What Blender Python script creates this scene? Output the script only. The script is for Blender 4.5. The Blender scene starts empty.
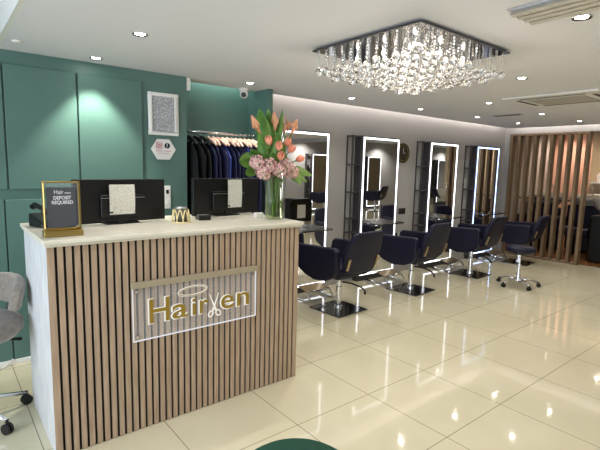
import bpy, bmesh, math, random
from mathutils import Vector, Matrix
random.seed(7)
PI = math.pi
S = bpy.context.scene
COL = S.collection

# ------------------------------------------------------------------ materials
def srgb(r, g, b):
    f = lambda c: (c/255/12.92) if c/255 <= .04045 else ((c/255+.055)/1.055)**2.4
    return (f(r), f(g), f(b), 1)
def mat(name, col, rough=.5, metal=0, spec=.5, emis=None, estr=0, trans=0, ior=1.45, coat=0, noise=None, bump=None, sheen=0, alpha=1):
    m = bpy.data.materials.new(name); m.use_nodes = True
    nt = m.node_tree; p = nt.nodes['Principled BSDF']
    p.inputs['Base Color'].default_value = col
    p.inputs['Roughness'].default_value = rough
    p.inputs['Metallic'].default_value = metal
    p.inputs['Specular IOR Level'].default_value = spec
    p.inputs['Transmission Weight'].default_value = trans
    p.inputs['IOR'].default_value = ior
    p.inputs['Coat Weight'].default_value = coat
    p.inputs['Sheen Weight'].default_value = sheen
    p.inputs['Alpha'].default_value = alpha
    if emis:
        p.inputs['Emission Color'].default_value = emis
        p.inputs['Emission Strength'].default_value = estr
    if noise:   # (scale, second colour, stretch)
        sc, c2, st = noise
        tc = nt.nodes.new('ShaderNodeTexCoord'); mp = nt.nodes.new('ShaderNodeMapping')
        mp.inputs['Scale'].default_value = st
        n = nt.nodes.new('ShaderNodeTexNoise'); n.inputs['Scale'].default_value = sc; n.inputs['Detail'].default_value = 5
        r = nt.nodes.new('ShaderNodeValToRGB')
        r.color_ramp.elements[0].color = col; r.color_ramp.elements[1].color = c2
        r.color_ramp.elements[0].position = .35; r.color_ramp.elements[1].position = .68
        nt.links.new(tc.outputs['Object'], mp.inputs['Vector']); nt.links.new(mp.outputs[0], n.inputs['Vector'])
        nt.links.new(n.outputs['Fac'], r.inputs['Fac']); nt.links.new(r.outputs['Color'], p.inputs['Base Color'])
    if bump:
        sc, strength = bump
        tc = nt.nodes.new('ShaderNodeTexCoord')
        n = nt.nodes.new('ShaderNodeTexNoise'); n.inputs['Scale'].default_value = sc
        b = nt.nodes.new('ShaderNodeBump'); b.inputs['Strength'].default_value = strength; b.inputs['Distance'].default_value = .004
        nt.links.new(tc.outputs['Object'], n.inputs['Vector']); nt.links.new(n.outputs['Fac'], b.inputs['Height'])
        nt.links.new(b.outputs[0], p.inputs['Normal'])
    return m
def emit(name, col, s):
    m = bpy.data.materials.new(name); m.use_nodes = True; nt = m.node_tree
    nt.nodes.clear(); e = nt.nodes.new('ShaderNodeEmission'); o = nt.nodes.new('ShaderNodeOutputMaterial')
    e.inputs[0].default_value = col; e.inputs[1].default_value = s; nt.links.new(e.outputs[0], o.inputs[0]); return m

M = {}
M['green'] = mat('green_paint', srgb(80, 111, 104), .45, noise=(3, srgb(84, 115, 108), (1, 1, 1)))
M['greywall'] = mat('grey_paint', srgb(164, 161, 158), .6)
M['ceil'] = mat('white_ceiling_paint', srgb(222, 222, 228), .75)
M['peach'] = mat('led_tinted_peach_paint', srgb(212, 168, 148), .7)  # pink LED light on the back room wall, put into its colour
M['beige'] = mat('beige_paint', srgb(200, 180, 150), .7)
M['white'] = mat('white_gloss', srgb(225, 224, 220), .35)
M['whitepl'] = mat('white_plastic', srgb(228, 226, 222), .4)
M['ashwood'] = mat('white_limed_wood', srgb(190, 190, 190), .5, noise=(9, srgb(216, 216, 218), (6, 6, .6)))
M['worktop'] = mat('cream_worktop', srgb(205, 198, 180), .35, noise=(6, srgb(222, 216, 200), (.6, 8, 8)))
M['oak'] = mat('oak_slat', srgb(156, 132, 108), .55, noise=(14, srgb(180, 156, 132), (5, 5, .35)))
M['blackfelt'] = mat('black_felt', srgb(14, 13, 14), .9)
M['taupe'] = mat('taupe_timber', srgb(112, 92, 68), .55, noise=(10, srgb(132, 110, 84), (4, 4, .4)))
M['chrome'] = mat('chrome', (.75, .75, .76, 1), .12, 1)
M['darkchrome'] = mat('dark_polished_steel', (.16, .16, .17, 1), .12, 1)
M['alu'] = mat('brushed_aluminium', (.62, .62, .64, 1), .35, 1)
M['brasssteel'] = mat('brass_tinted_steel', srgb(176, 156, 124), .3, 1)
M['leather'] = mat('navy_black_leather', srgb(19, 17, 40), .5, spec=.35, bump=(180, .15))
M['blackpl'] = mat('black_plastic', srgb(9, 9, 10), .4)
M['screen'] = mat('black_gloss', srgb(8, 8, 10), .15)
M['mirror'] = mat('mirror_silver', (.88, .89, .88, 1), .01, 1)
M['mirframe'] = mat('mirror_cabinet_grey', srgb(86, 84, 88), .45)
M['shelfgrey'] = mat('charcoal_board', srgb(62, 58, 62), .5)
M['led'] = emit('led_strip_white', (.94, .95, 1, 1), 3.2)
M['ledblue'] = emit('led_strip_blue', (.46, .62, 1, 1), 3.2)
M['cove'] = emit('cove_led', (1, .92, .85, 1), 17)
M['covegreen'] = emit('alcove_led', (.85, 1, .92, 1), 14)
M['lamp'] = emit('downlight_lamp', (1, .95, .86, 1), 60)
M['bulb'] = emit('chandelier_bulb', (1, .90, .78, 1), 45)
M['gold'] = mat('gold_metal', srgb(176, 152, 92), .35, 1)
M['goldpaint'] = mat('gold_letter', srgb(150, 124, 44), .4, .2)
M['signlit'] = emit('engraved_white', (1, .97, .86, 1), .75)
M['acrylic'] = mat('clear_acrylic', (.9, .92, .95, 1), .08, spec=.5, alpha=.10)
M['acryledge'] = emit('acrylic_lit_edge', (.95, .97, 1, 1), .7)
M['satin'] = mat('satin_champagne_bar', srgb(172, 160, 136), .4, .3)
def thin_glass(name, tint, refl):
    m = bpy.data.materials.new(name); m.use_nodes = True; nt = m.node_tree; nt.nodes.clear(); N = nt.nodes.new; L = nt.links.new
    o = N('ShaderNodeOutputMaterial'); mx = N('ShaderNodeMixShader'); t = N('ShaderNodeBsdfTransparent'); g = N('ShaderNodeBsdfGlossy')
    lw = N('ShaderNodeLayerWeight'); lw.inputs['Blend'].default_value = .25; ml = N('ShaderNodeMath'); ml.operation = 'MULTIPLY'; ml.inputs[1].default_value = refl
    t.inputs[0].default_value = tint; g.inputs['Roughness'].default_value = .02
    L(lw.outputs['Facing'], ml.inputs[0]); L(ml.outputs[0], mx.inputs[0]); L(t.outputs[0], mx.inputs[1]); L(g.outputs[0], mx.inputs[2]); L(mx.outputs[0], o.inputs[0]); return m
M['glass'] = thin_glass('vase_glass', (.97, .985, .975, 1), .4)
M['water'] = thin_glass('vase_water', (.84, .90, .66, 1), .12)
M['crystal'] = mat('cut_crystal', (1, .985, .96, 1), .0, trans=1, ior=1.6)
M['stem'] = mat('stem_green', srgb(84, 116, 46), .5)
M['leaf'] = mat('leaf_green', srgb(66, 112, 42), .45, noise=(12, srgb(108, 148, 62), (1, 1, 1)))
M['leaf2'] = mat('leaf_lime', srgb(104, 140, 66), .45, noise=(12, srgb(140, 170, 92), (1, 1, 1)))
M['calla'] = mat('calla_peach', srgb(200, 128, 98), .55, noise=(26, srgb(214, 168, 122), (1, 1, .5)))
M['tulip'] = mat('tulip_coral', srgb(220, 124, 98), .55, noise=(30, srgb(236, 178, 146), (1, 1, .5)))
M['hydr'] = mat('hydrangea_pink', srgb(196, 140, 142), .65, noise=(34, srgb(228, 196, 190), (1, 1, 1)))
M['navycloth'] = mat('navy_cloth', srgb(26, 28, 62), .75)
M['bluecloth'] = mat('blue_cloth', srgb(48, 66, 138), .7)
M['blackcloth'] = mat('black_cloth', srgb(12, 12, 15), .85)
M['hanger'] = mat('pale_hanger_wood', srgb(226, 190, 168), .5)
M['greyfab'] = mat('grey_velvet', srgb(118, 108, 98), .8, sheen=.4, noise=(40, srgb(140, 130, 120), (1, 1, 1)))
M['greenvelvet'] = mat('dark_green_velvet', srgb(16, 70, 52), .8)
M['wire'] = mat('gold_wire', srgb(232, 214, 158), .4, .15)
M['candleglass'] = mat('smoked_glass', (.25, .24, .2, 1), .05, trans=.6)
M['basin'] = mat('grey_ceramic', srgb(160, 156, 148), .25)
M['peachlight'] = emit('pink_led', (1, .5, .38, 1), 6)
M['board'] = mat('grey_letterboard', srgb(70, 70, 74), .8)
M['letter'] = mat('white_letter', srgb(205, 205, 205), .6)
M['pink'] = mat('pink_print', srgb(196, 110, 130), .6)
M['ink'] = mat('dark_print', srgb(20, 24, 32), .6)
M['clockface'] = mat('bronze_dial', srgb(60, 48, 34), .5, .2)
M['copper'] = mat('orange_towel', srgb(190, 110, 60), .8)
M['satinwhite'] = mat('grey_white_grille', srgb(178, 174, 166), .6)
M['rubber'] = mat('black_rubber', srgb(18, 18, 18), .5)

def floor_material(name, base, base2, grout, sx, sy, ox, oy, rough):
    m = mat(name, base, rough, spec=.6, coat=.35); m.node_tree.nodes['Principled BSDF'].inputs['Coat Roughness'].default_value = .03
    nt = m.node_tree; p = nt.nodes['Principled BSDF']
    N = nt.nodes.new; L = nt.links.new
    tc = N('ShaderNodeTexCoord'); sep = N('ShaderNodeSeparateXYZ'); L(tc.outputs['Object'], sep.inputs[0])
    def edge(out, o, s):
        a = N('ShaderNodeMath'); a.operation = 'SUBTRACT'; a.inputs[1].default_value = o; L(out, a.inputs[0])
        b = N('ShaderNodeMath'); b.operation = 'DIVIDE'; b.inputs[1].default_value = s; L(a.outputs[0], b.inputs[0])
        c = N('ShaderNodeMath'); c.operation = 'PINGPONG'; c.inputs[1].default_value = .5; L(b.outputs[0], c.inputs[0])
        d = N('ShaderNodeMath'); d.operation = 'LESS_THAN'; d.inputs[1].default_value = .0024/s; L(c.outputs[0], d.inputs[0])
        return d
    e1 = edge(sep.outputs[0], ox, sx); e2 = edge(sep.outputs[1], oy, sy)
    mx = N('ShaderNodeMath'); mx.operation = 'MAXIMUM'; L(e1.outputs[0], mx.inputs[0]); L(e2.outputs[0], mx.inputs[1])
    n = N('ShaderNodeTexNoise'); n.inputs['Scale'].default_value = 1.6; n.inputs['Detail'].default_value = 6; L(tc.outputs['Object'], n.inputs['Vector'])
    r = N('ShaderNodeValToRGB'); r.color_ramp.elements[0].color = base; r.color_ramp.elements[1].color = base2
    r.color_ramp.elements[0].position = .4; r.color_ramp.elements[1].position = .62; L(n.outputs['Fac'], r.inputs['Fac'])
    mix = N('ShaderNodeMixRGB'); mix.inputs['Color2'].default_value = grout
    L(r.outputs['Color'], mix.inputs['Color1']); L(mx.outputs[0], mix.inputs['Fac']); L(mix.outputs[0], p.inputs['Base Color'])
    return m
M['tile'] = floor_material('polished_cream_tile', srgb(209, 200, 170), srgb(216, 207, 178), srgb(140, 124, 98), .605, .6, .957, 2.503, .08)
M['woodfloor'] = floor_material('warm_wood_floor', srgb(150, 100, 56), srgb(166, 114, 66), srgb(90, 58, 34), .14, 1.2, 0, 0, .25)

def print_material(name, paper, ink, scale, thresh, stretch):
    m = mat(name, paper, .7); nt = m.node_tree; p = nt.nodes['Principled BSDF']; N = nt.nodes.new; L = nt.links.new
    tc = N('ShaderNodeTexCoord'); mp = N('ShaderNodeMapping'); mp.inputs['Scale'].default_value = stretch; L(tc.outputs['Object'], mp.inputs[0])
    n = N('ShaderNodeTexNoise'); n.inputs['Scale'].default_value = scale; L(mp.outputs[0], n.inputs['Vector'])
    r = N('ShaderNodeValToRGB'); r.color_ramp.elements[0].color = paper; r.color_ramp.elements[1].color = ink
    r.color_ramp.elements[0].position = thresh; r.color_ramp.elements[1].position = thresh+.08
    L(n.outputs['Fac'], r.inputs['Fac']); L(r.outputs[0], p.inputs['Base Color']); return m
M['paper'] = print_material('handwritten_paper', srgb(222, 218, 204), srgb(186, 184, 176), 120, .52, (1, 1, 2.0))
M['print'] = print_material('speckled_print', srgb(150, 152, 156), srgb(232, 232, 234), 110, .55, (1, 1, 1))

# ------------------------------------------------------------------ mesh helper
class B:
    def __init__(s): s.bm = bmesh.new()
    def _t(s, vs, mtx):
        bmesh.ops.transform(s.bm, matrix=mtx, verts=vs)
    def box(s, x0, x1, y0, y1, z0, z1, rot=None):
        r = bmesh.ops.create_cube(s.bm, size=1)['verts']
        m = Matrix.Translation(((x0+x1)/2, (y0+y1)/2, (z0+z1)/2))
        if rot is not None: m = m @ rot
        s._t(r, m @ Matrix.Diagonal((abs(x1-x0), abs(y1-y0), abs(z1-z0), 1))); return s
    def cyl(s, p, q, r, r2=None, seg=20, caps=True):
        p, q = Vector(p), Vector(q); d = q-p
        v = bmesh.ops.create_cone(s.bm, cap_ends=caps, segments=seg, radius1=r, radius2=r if r2 is None else r2, depth=d.length)['verts']
        s._t(v, Matrix.Translation((p+q)/2) @ d.to_track_quat('Z', 'Y').to_matrix().to_4x4()); return s
    def ball(s, c, r, sub=2, scale=(1, 1, 1)):
        v = bmesh.ops.create_icosphere(s.bm, subdivisions=sub, radius=r)['verts']
        s._t(v, Matrix.Translation(c) @ Matrix.Diagonal((*scale, 1))); return s
    def lathe(s, prof, c=(0, 0, 0), seg=28):
        rings = []
        for r, z in prof:
            rings.append([s.bm.verts.new((c[0]+r*math.cos(2*PI*k/seg), c[1]+r*math.sin(2*PI*k/seg), c[2]+z)) for k in range(seg)])
        for a, b in zip(rings, rings[1:]):
            for k in range(seg):
                s.bm.faces.new((a[k], a[(k+1) % seg], b[(k+1) % seg], b[k]))
        for rg, p in ((rings[0], prof[0]), (rings[-1], prof[-1])):
            if p[0] > 1e-4:
                try: s.bm.faces.new(rg)
                except Exception: pass
        return s
    def tube(s, pts, r, seg=8, closed=False):
        pts = [Vector(p) for p in pts]; n = len(pts); rings = []
        rr = r if isinstance(r, (list, tuple)) else [r]*n
        up = None
        for i, p in enumerate(pts):
            if closed: t = pts[(i+1) % n]-pts[i-1]
            else: t = pts[min(i+1, n-1)]-pts[max(i-1, 0)]
            t.normalize()
            if up is None:
                up = t.orthogonal().normalized()
            else:
                up = (up - t*up.dot(t))
                up = up.normalized() if up.length > 1e-5 else t.orthogonal().normalized()
            w = t.cross(up)
            rings.append([s.bm.verts.new(p+(up*math.cos(2*PI*k/seg)+w*math.sin(2*PI*k/seg))*rr[i]) for k in range(seg)])
        prs = list(zip(rings, rings[1:]))
        if closed: prs.append((rings[-1], rings[0]))
        for a, b in prs:
            for k in range(seg): s.bm.faces.new((a[k], a[(k+1) % seg], b[(k+1) % seg], b[k]))
        if not closed:
            s.bm.faces.new(rings[0][::-1]); s.bm.faces.new(rings[-1])
        return s
    def prism(s, pts, axis, a, b):
        """2D outline extruded along axis x|y|z from a to b"""
        def mk(u, v, w):
            return {'x': (w, u, v), 'y': (u, w, v), 'z': (u, v, w)}[axis]
        A = [s.bm.verts.new(mk(u, v, a)) for u, v in pts]; Bv = [s.bm.verts.new(mk(u, v, b)) for u, v in pts]
        n = len(pts); s.bm.faces.new(A); s.bm.faces.new(Bv[::-1])
        for k in range(n): s.bm.faces.new((A[k], Bv[k], Bv[(k+1) % n], A[(k+1) % n]))
        return s
    def grid(s, f, nu, nv, close_u=False):
        g = [[s.bm.verts.new(f(i/nu, j/nv)) for j in range(nv+1)] for i in range(nu+1)]
        for i in range(nu):
            for j in range(nv): s.bm.faces.new((g[i][j], g[i+1][j], g[i+1][j+1], g[i][j+1]))
        return s
    def build(s, name, m, parent=None, bevel=0, smooth=False, solid=0, sub=0, seg=3):
        bmesh.ops.remove_doubles(s.bm, verts=s.bm.verts, dist=1e-6)
        bmesh.ops.recalc_face_normals(s.bm, faces=s.bm.faces)
        me = bpy.data.meshes.new(name); s.bm.to_mesh(me); s.bm.free()
        me.materials.append(M[m] if isinstance(m, str) else m)
        if smooth:
            for p in me.polygons: p.use_smooth = True
        o = bpy.data.objects.new(name, me); COL.objects.link(o)
        if parent: o.parent = parent
        if solid:
            d = o.modifiers.new('solid', 'SOLIDIFY'); d.thickness = solid; d.offset = 0
        if bevel:
            d = o.modifiers.new('bevel', 'BEVEL'); d.width = bevel; d.segments = seg; d.limit_method = 'ANGLE'; d.angle_limit = math.radians(35)
            if not smooth:
                for p in me.polygons: p.use_smooth = True
            w = o.modifiers.new('wn', 'WEIGHTED_NORMAL')
        if sub:
            d = o.modifiers.new('sub', 'SUBSURF'); d.levels = sub; d.render_levels = sub
        return o

def tag(o, label, cat, group=None, kind=None):
    if label: o['label'] = label
    if cat: o['category'] = cat
    if group: o['group'] = group
    if kind: o['kind'] = kind
    return o
def thing(name, label, cat, loc=(0, 0, 0), rotz=0, group=None):
    o = bpy.data.objects.new(name, None); COL.objects.link(o); o.empty_display_size = .1
    o.location = loc; o.rotation_euler = (0, 0, rotz); return tag(o, label, cat, group)
def struct(name, b, m, **k):
    o = b.build(name, m, **k); o['kind'] = 'structure'; return o
def kids(o): return [c for c in bpy.data.objects if c.parent == o]
def copy_tree(o, loc=None, rotz=None, label=None, parent=None, group=None):
    ch = kids(o)
    c = o.copy(); COL.objects.link(c); c.parent = parent
    if loc is not None: c.location = loc
    if rotz is not None: c.rotation_euler = (0, 0, rotz)
    if label: c['label'] = label
    if group: c['group'] = group
    for k in ch: copy_tree(k, parent=c)
    return c
def text(name, body, m, parent, loc, size, width=None, extrude=.001, offset=0, align='LEFT', rot=(PI/2, 0, 0)):
    cu = bpy.data.curves.new(name, 'FONT'); cu.body = body; cu.size = size; cu.extrude = extrude; cu.offset = offset; cu.align_x = align
    cu.resolution_u = 4
    tmp = bpy.data.objects.new(name, cu); COL.objects.link(tmp)
    bpy.context.view_layer.update()
    me = bpy.data.meshes.new_from_object(tmp.evaluated_get(bpy.context.evaluated_depsgraph_get()))
    w = tmp.dimensions.x
    bpy.data.objects.remove(tmp)
    o = bpy.data.objects.new(name, me); COL.objects.link(o); me.materials.clear(); me.materials.append(M[m])
    o.parent = parent; o.location = loc; o.rotation_euler = rot
    if width: o.scale = (width/w, 1, 1)
    return o

CZ = 2.25      # ceiling height
# ================================================================== SETTING
struct('floor', B().box(-2.7, 8.22, -3.6, 4.6, -.1, 0), 'tile')
struct('floor_extension', B().box(8.22, 10.7, 1.3, 4.6, -.1, 0), 'woodfloor').name = 'floor_back_room'
struct('floor_extension', B().box(8.22, 18.6, -3.6, 1.3, -.1, 0), 'tile').name = 'floor_far_room'
# ceilings
struct('ceiling', B().box(.39, 7.95, -3.6, 4.0, CZ, CZ+.18), 'ceil')
struct('ceiling_upper', B().box(-2.7, .39, -3.6, 4.0, 2.55, 2.65), 'ceil').name = 'ceiling_left_raised'
struct('c', B().box(.36, .39, -3.6, 4.0, CZ, 2.6), 'white').name = 'ceiling_step'
struct('c', B().box(.39, 8.3, 3.7, 4.75, 2.62, 2.7).box(7.6, 8.3, -3.6, 3.7, 2.62, 2.7), 'ceil').name = 'ceiling_cove_lid'
struct('c', B().box(8.2, 18.6, -3.6, 4.6, 2.42, 2.5), 'ceil').name = 'ceiling_back_room'
# walls
struct('wall_green', B().box(-2.7, 1.76, 3.8, 3.95, 0, 2.6), 'green')
struct('wall_alcove', B().box(1.70, 2.66, 4.14, 4.3, 0, 2.7).box(1.70, 1.76, 3.95, 4.14, 0, 2.7), 'green')
struct('wall_return', B().box(2.61, 2.66, 3.76, 4.14, 0, CZ).box(2.61, 2.66, 4.0, 4.14, CZ, 2.62), 'green', bevel=.002)
struct('wall_grey', B().box(2.66, 8.25, 4.14, 4.3, 0, 2.7), 'greywall')
struct('wall_header', B().box(8.1, 8.22, -3.6, 4.14, 2.160, 2.7).box(8.1, 8.22, 4.045, 4.14, 0, 2.160), 'greywall')
struct('wall_back_room_far', B().box(10.6, 10.75, 1.3, 4.6, 0, 2.5), 'peach')
struct('wall_back_room_side', B().box(8.22, 10.6, 4.3, 4.45, 0, 2.5), 'greywall')
struct('wall_back_room_added_pier', B().box(10.2, 10.6, 1.3, 3.42, 0, 2.5), 'beige')  # added pier: its plain beige stands in for the wall outside the pink LED light
struct('wall_opposite', B().box(-2.7, 18.6, -3.6, -3.4, 0, 2.7), 'greywall')
struct('wall_far_end', B().box(18.5, 18.6, -3.4, 1.3, 0, 2.7), 'greywall')
struct('wall_far_side', B().box(10.75, 18.5, 1.3, 1.45, 0, 2.7), 'beige')
# shop front on the left with a big window
struct('wall_front', B().box(-2.8, -2.65, -3.6, -2.4, 0, 2.7).box(-2.8, -2.65, 2.9, 3.95, 0, 2.7)
       .box(-2.8, -2.65, -2.4, 2.9, 0, .35).box(-2.8, -2.65, -2.4, 2.9, 2.4, 2.7), 'white')
wf = B()
for y in (-2.4, -.65, 1.1, 2.85): wf.box(-2.76, -2.69, y, y+.05, .35, 2.4)
wf.box(-2.76, -2.69, -2.4, 2.9, .35, .41).box(-2.76, -2.69, -2.4, 2.9, 2.34, 2.4)
struct('window_1', wf, 'alu')
# skirting
struct('baseboard_green', B().box(-2.65, 1.76, 3.765, 3.8, 0, .03), 'white', bevel=.004)
struct('baseboard_grey', B().box(2.66, 8.1, 4.125, 4.14, 0, .08), 'greywall', bevel=.003)
struct('trim_1', B().box(1.765, 1.80, 3.80, 3.86, 2.14, CZ-.002), 'white', bevel=.003)
# cove LED strips (the visible glow comes from these)
struct('trim_2', B().box(2.70, 7.9, 4.002, 4.012, 2.36, 2.40), 'cove').name = 'trim_cove_led_mirror_wall'
struct('trim_3', B().box(7.952, 7.962, -.5, 3.98, 2.34, 2.38), 'cove').name = 'trim_cove_led_header'
struct('trim_4', B().box(1.80, 2.58, 4.002, 4.012, 2.34, 2.38), 'covegreen').name = 'trim_cove_led_alcove'

# green cupboard fronts standing proud of the green wall
def cupboard(name, label, x0, x1, z0, z1):
    o = B().box(x0, x1, 3.782, 3.80, z0, z1).build('door', 'green', None, bevel=.003)
    o.name = name; return tag(o, label, 'wall panel', 'green wall panels')
cupboard('wall_panel', 'green raised panel at upper left of the green wall, cut by photo edge', .405, .866, 1.29, 2.155)
cupboard('wall_panel', 'green raised wall panel lit by the ceiling spotlight above the left monitor', .878, 1.36, 1.29, 2.155)
cupboard('wall_panel', 'tall green lower wall panel beside the grey swivel chair, left of the desk', .375, .866, .03, 1.215)
cupboard('wall_panel', 'green lower wall panel mostly hidden behind the left monitor', .878, 1.36, .03, 1.215)
cupboard('wall_panel', 'green raised wall panel sliver at the far left edge above the grey chair', -.12, .365, .03, 1.215)
cupboard('wall_panel', 'upper green raised panel out past the left photo edge', -.12, .393, 1.29, 2.155)

# ================================================================== DOWNLIGHTS
dl = thing('downlight', 'x', 'ceiling light', (0, 0, 0), 0, 'recessed ceiling downlights')
B().lathe([(.030, -.001), (.044, -.006), (.046, 0)], seg=28).build('trim_ring', 'chrome', dl, smooth=True)
B().lathe([(.0005, -.002), (.028, -.002), (.028, 0), (.0005, 0)], seg=20).build('lamp', 'lamp', dl)
spots = [
 (.968, 3.61, 'small ceiling spotlight close to the green wall, above the left monitor'),
 (.988, 2.755, 'ceiling spotlight above the reception desk, second from the green wall'),
 (2.309, 3.632, 'ceiling spotlight just above the dome camera'),
 (3.58, 3.58, 'ceiling spotlight between the camera and chandelier, above the nearest salon chair'),
 (4.80, 3.58, 'ceiling spotlight behind the chandelier, above the second salon chair'),
 (6.0, 3.50, 'ceiling spotlight near the small ceiling vent, above the third salon chair'),
 (7.13, 3.46, 'ceiling spotlight at the far corner of the slatted screen'),
 (2.4, 2.74, 'ceiling spotlight half hidden behind the left tip of the chandelier'),
 (3.62, 2.73, 'ceiling spotlight seen through the crystals of the chandelier'),
 (4.85, 2.70, 'ceiling spotlight right of the chandelier in the middle row'),
 (6.17, 2.70, 'ceiling spotlight behind the ceiling air conditioner, middle row'),
 (7.33, 2.66, 'ceiling spotlight above the slatted timber screen'),
 (3.72, 1.807, 'ceiling spotlight right of the chandelier, nearer the camera than the air conditioner'),
 (2.472, .935, 'largest ceiling spotlight, below the aluminium grille at top right'),
 (6.1, 1.0, 'ceiling spotlight beyond the right edge of the photo'),
 (4.9, .9, 'second ceiling spotlight beyond the right edge of the photo'),
 (1.0, 1.8, 'ceiling spotlight over the desk front, above the photo edge'),
 (7.3, 1.0, 'third ceiling spotlight beyond the right edge of the photo'),
 (3.7, -.3, 'ceiling spotlight behind the camera near the right'),
 (1.2, .3, 'ceiling spotlight behind the camera near the left'),
 (6.0, -1.6, 'ceiling spotlight over the opposite mirror row'),
 (3.0, -2.2, 'ceiling spotlight over the opposite row behind the camera'),
]
for i, (x, y, lb) in enumerate(spots):
    if i == 0: dl.location = (x, y, CZ); dl['label'] = lb
    else: copy_tree(dl, (x, y, CZ), 0, lb)
    L = bpy.data.lights.new('spot', 'SPOT'); L.energy = 21; L.color = (1, .965, .92); L.spot_size = math.radians(118); L.spot_blend = .7
    L.shadow_soft_size = .03
    if i == 0: L.energy = 70; L.spot_size = math.radians(84); L.spot_blend = .5; L.color = (1, .97, .82)
    lo = bpy.data.objects.new('spot_light', L); COL.objects.link(lo); lo.location = (x, y, CZ-.015)

# ================================================================== RECEPTION DESK
desk = thing('reception_desk', 'reception desk with oak slatted front, pale limed sides and cream top', 'desk', (0, 0, 0))
DX0, DX1, DY = .39, 1.935, 2.402
B().box(DX0, DX0+.03, DY+.012, 3.10, 0, 1.09).build('side_panel', 'ashwood', desk, bevel=.002)
B().box(DX1-.03, DX1, DY+.012, 3.10, 0, 1.09).build('side_panel', 'ashwood', desk, bevel=.002)
B().box(DX0+.03, DX1-.03, DY+.005, DY+.05, 0.0, 1.09).build('backing_panel', 'blackfelt', desk)
B().box(DX0+.03, DX1-.03, DY+.05, 3.08, .72, .75).build('inner_shelf', 'ashwood', desk)
sl = B(); n = 40; p = (DX1-DX0)/n
for k in range(n): sl.box(DX0+k*p+(.0 if k == 0 else .0065), DX0+(k+1)*p-(.0 if k == n-1 else .0065), DY-.004, DY+.005, 0.004, 1.09)
sl.build('slatted_front', 'oak', desk)
wt = B().box(DX0-.015, DX1+.024, DY-.03, 3.12, 1.104, 1.125).box(DX0-.008, DX1+.018, DY-.018, 3.11, 1.09, 1.104)
wt.build('worktop', 'worktop', desk, bevel=.003)
TZ = 1.1255
# acrylic sign, fixed on the front
sg = thing('salon_sign', 'clear acrylic edge-lit sign with gold Hairven lettering on the desk front', 'sign', (0, DY-.006, 0))
B().box(.785, 1.572, -.016, -.011, .533, .835).build('acrylic_panel', 'acrylic', sg)
B().box(.778, 1.578, -.026, 0, .828, .862).build('top_bar', 'satin', sg, bevel=.003)
e = B().box(.783, .787, -.018, -.009, .533, .83).box(1.570, 1.574, -.018, -.009, .533, .83).box(.783, 1.574, -.018, -.009, .529, .534)
e.build('lit_edge', 'acryledge', sg)
for x, z in ((.805, .555), (1.55, .555), (.805, .81), (1.55, .81)):
    B().cyl((x, -.002, z), (x, -.022, z), .008).build('standoff_screw', 'chrome', sg, smooth=False)
for nm, mt, yy, off in (('letters', 'signlit', -.0180, .0060), ('letter_faces', 'goldpaint', -.0192, .0018)):
    k = (off-.003)*.9
    text(nm, 'H', mt, sg, (.858-k, yy, .620), .198, width=.118+2*k, offset=off)
    text(nm, 'a', mt, sg, (1.000-k, yy, .620), .172, width=.095+2*k, offset=off)
    text(nm, 'i', mt, sg, (1.118-k, yy, .620), .150, width=.026+2*k, offset=off)
    text(nm, 'r', mt, sg, (1.164-k, yy, .620), .172, width=.060+2*k, offset=off)
    text(nm, 'e', mt, sg, (1.310-k, yy, .620), .178, width=.090+2*k, offset=off)
    text(nm, 'n', mt, sg, (1.418-k, yy, .620), .178, width=.090+2*k, offset=off)
def ring(b, cx, cz, rx, rz, r, y, tilt=0, seg=28):
    b.tube([(cx+rx*math.cos(t)*math.cos(tilt)-rz*math.sin(t)*math.sin(tilt), y, cz+rx*math.cos(t)*math.sin(tilt)+rz*math.sin(t)*math.cos(tilt)) for t in [2*PI*k/seg for k in range(seg)]], r, 6, True)
h = B(); ring(h, 1.134, .766, .090, .026, .006, -.017, .03); h.build('halo', 'signlit', sg)
h = B(); ring(h, 1.134, .766, .090, .026, .0028, -.0215, .03); h.build('halo_face', 'goldpaint', sg)
s1 = B().tube([(1.240, -.018, .728), (1.283, -.018, .622)], [.002, .006], 6).tube([(1.302, -.018, .728), (1.262, -.018, .622)], [.002, .006], 6)
ring(s1, 1.248, .603, .014, .019, .004, -.018, -.5); ring(s1, 1.298, .603, .014, .019, .004, -.018, .5)
s1.build('scissors_emblem', 'signlit', sg)

# letterboard in a gold frame
st = thing('deposit_sign', 'gold framed grey letterboard reading deposit required, on the desk corner', 'sign', (.485, 2.50, TZ), -.02)
w, hh = .168, .275
B().box(-w/2, w/2, -.01, .01, .03, .042).box(-w/2, w/2, -.01, .01, hh-.008, hh).box(-w/2, -w/2+.009, -.01, .01, .03, hh).box(w/2-.009, w/2, -.01, .01, .03, hh).build('frame', 'gold', st, bevel=.001)
B().box(-w/2+.017, w/2-.020, -.004, .002, .043, hh-.03).build('letterboard', 'board', st)
B().box(-w/2+.009, w/2-.009, .003, .005, .042, hh-.008).build('glass_panel', 'acrylic', st)
B().box(-w/2-.004, w/2+.006, -.032, .03, 0, .030).build('base', 'gold', st, bevel=.002)
text('letters', 'Hair', 'letter', st, (-.035, -.0045, .212), .030, width=.042); text('letters', 'ven', 'letter', st, (.013, -.0045, .212), .018, width=.028)
text('letters', 'DEPOSIT', 'letter', st, (-.038, -.0045, .185), .024, width=.080, offset=.0006)
text('letters', 'REQUIRED', 'letter', st, (-.046, -.0045, .162), .024, width=.096, offset=.0006)

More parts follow.
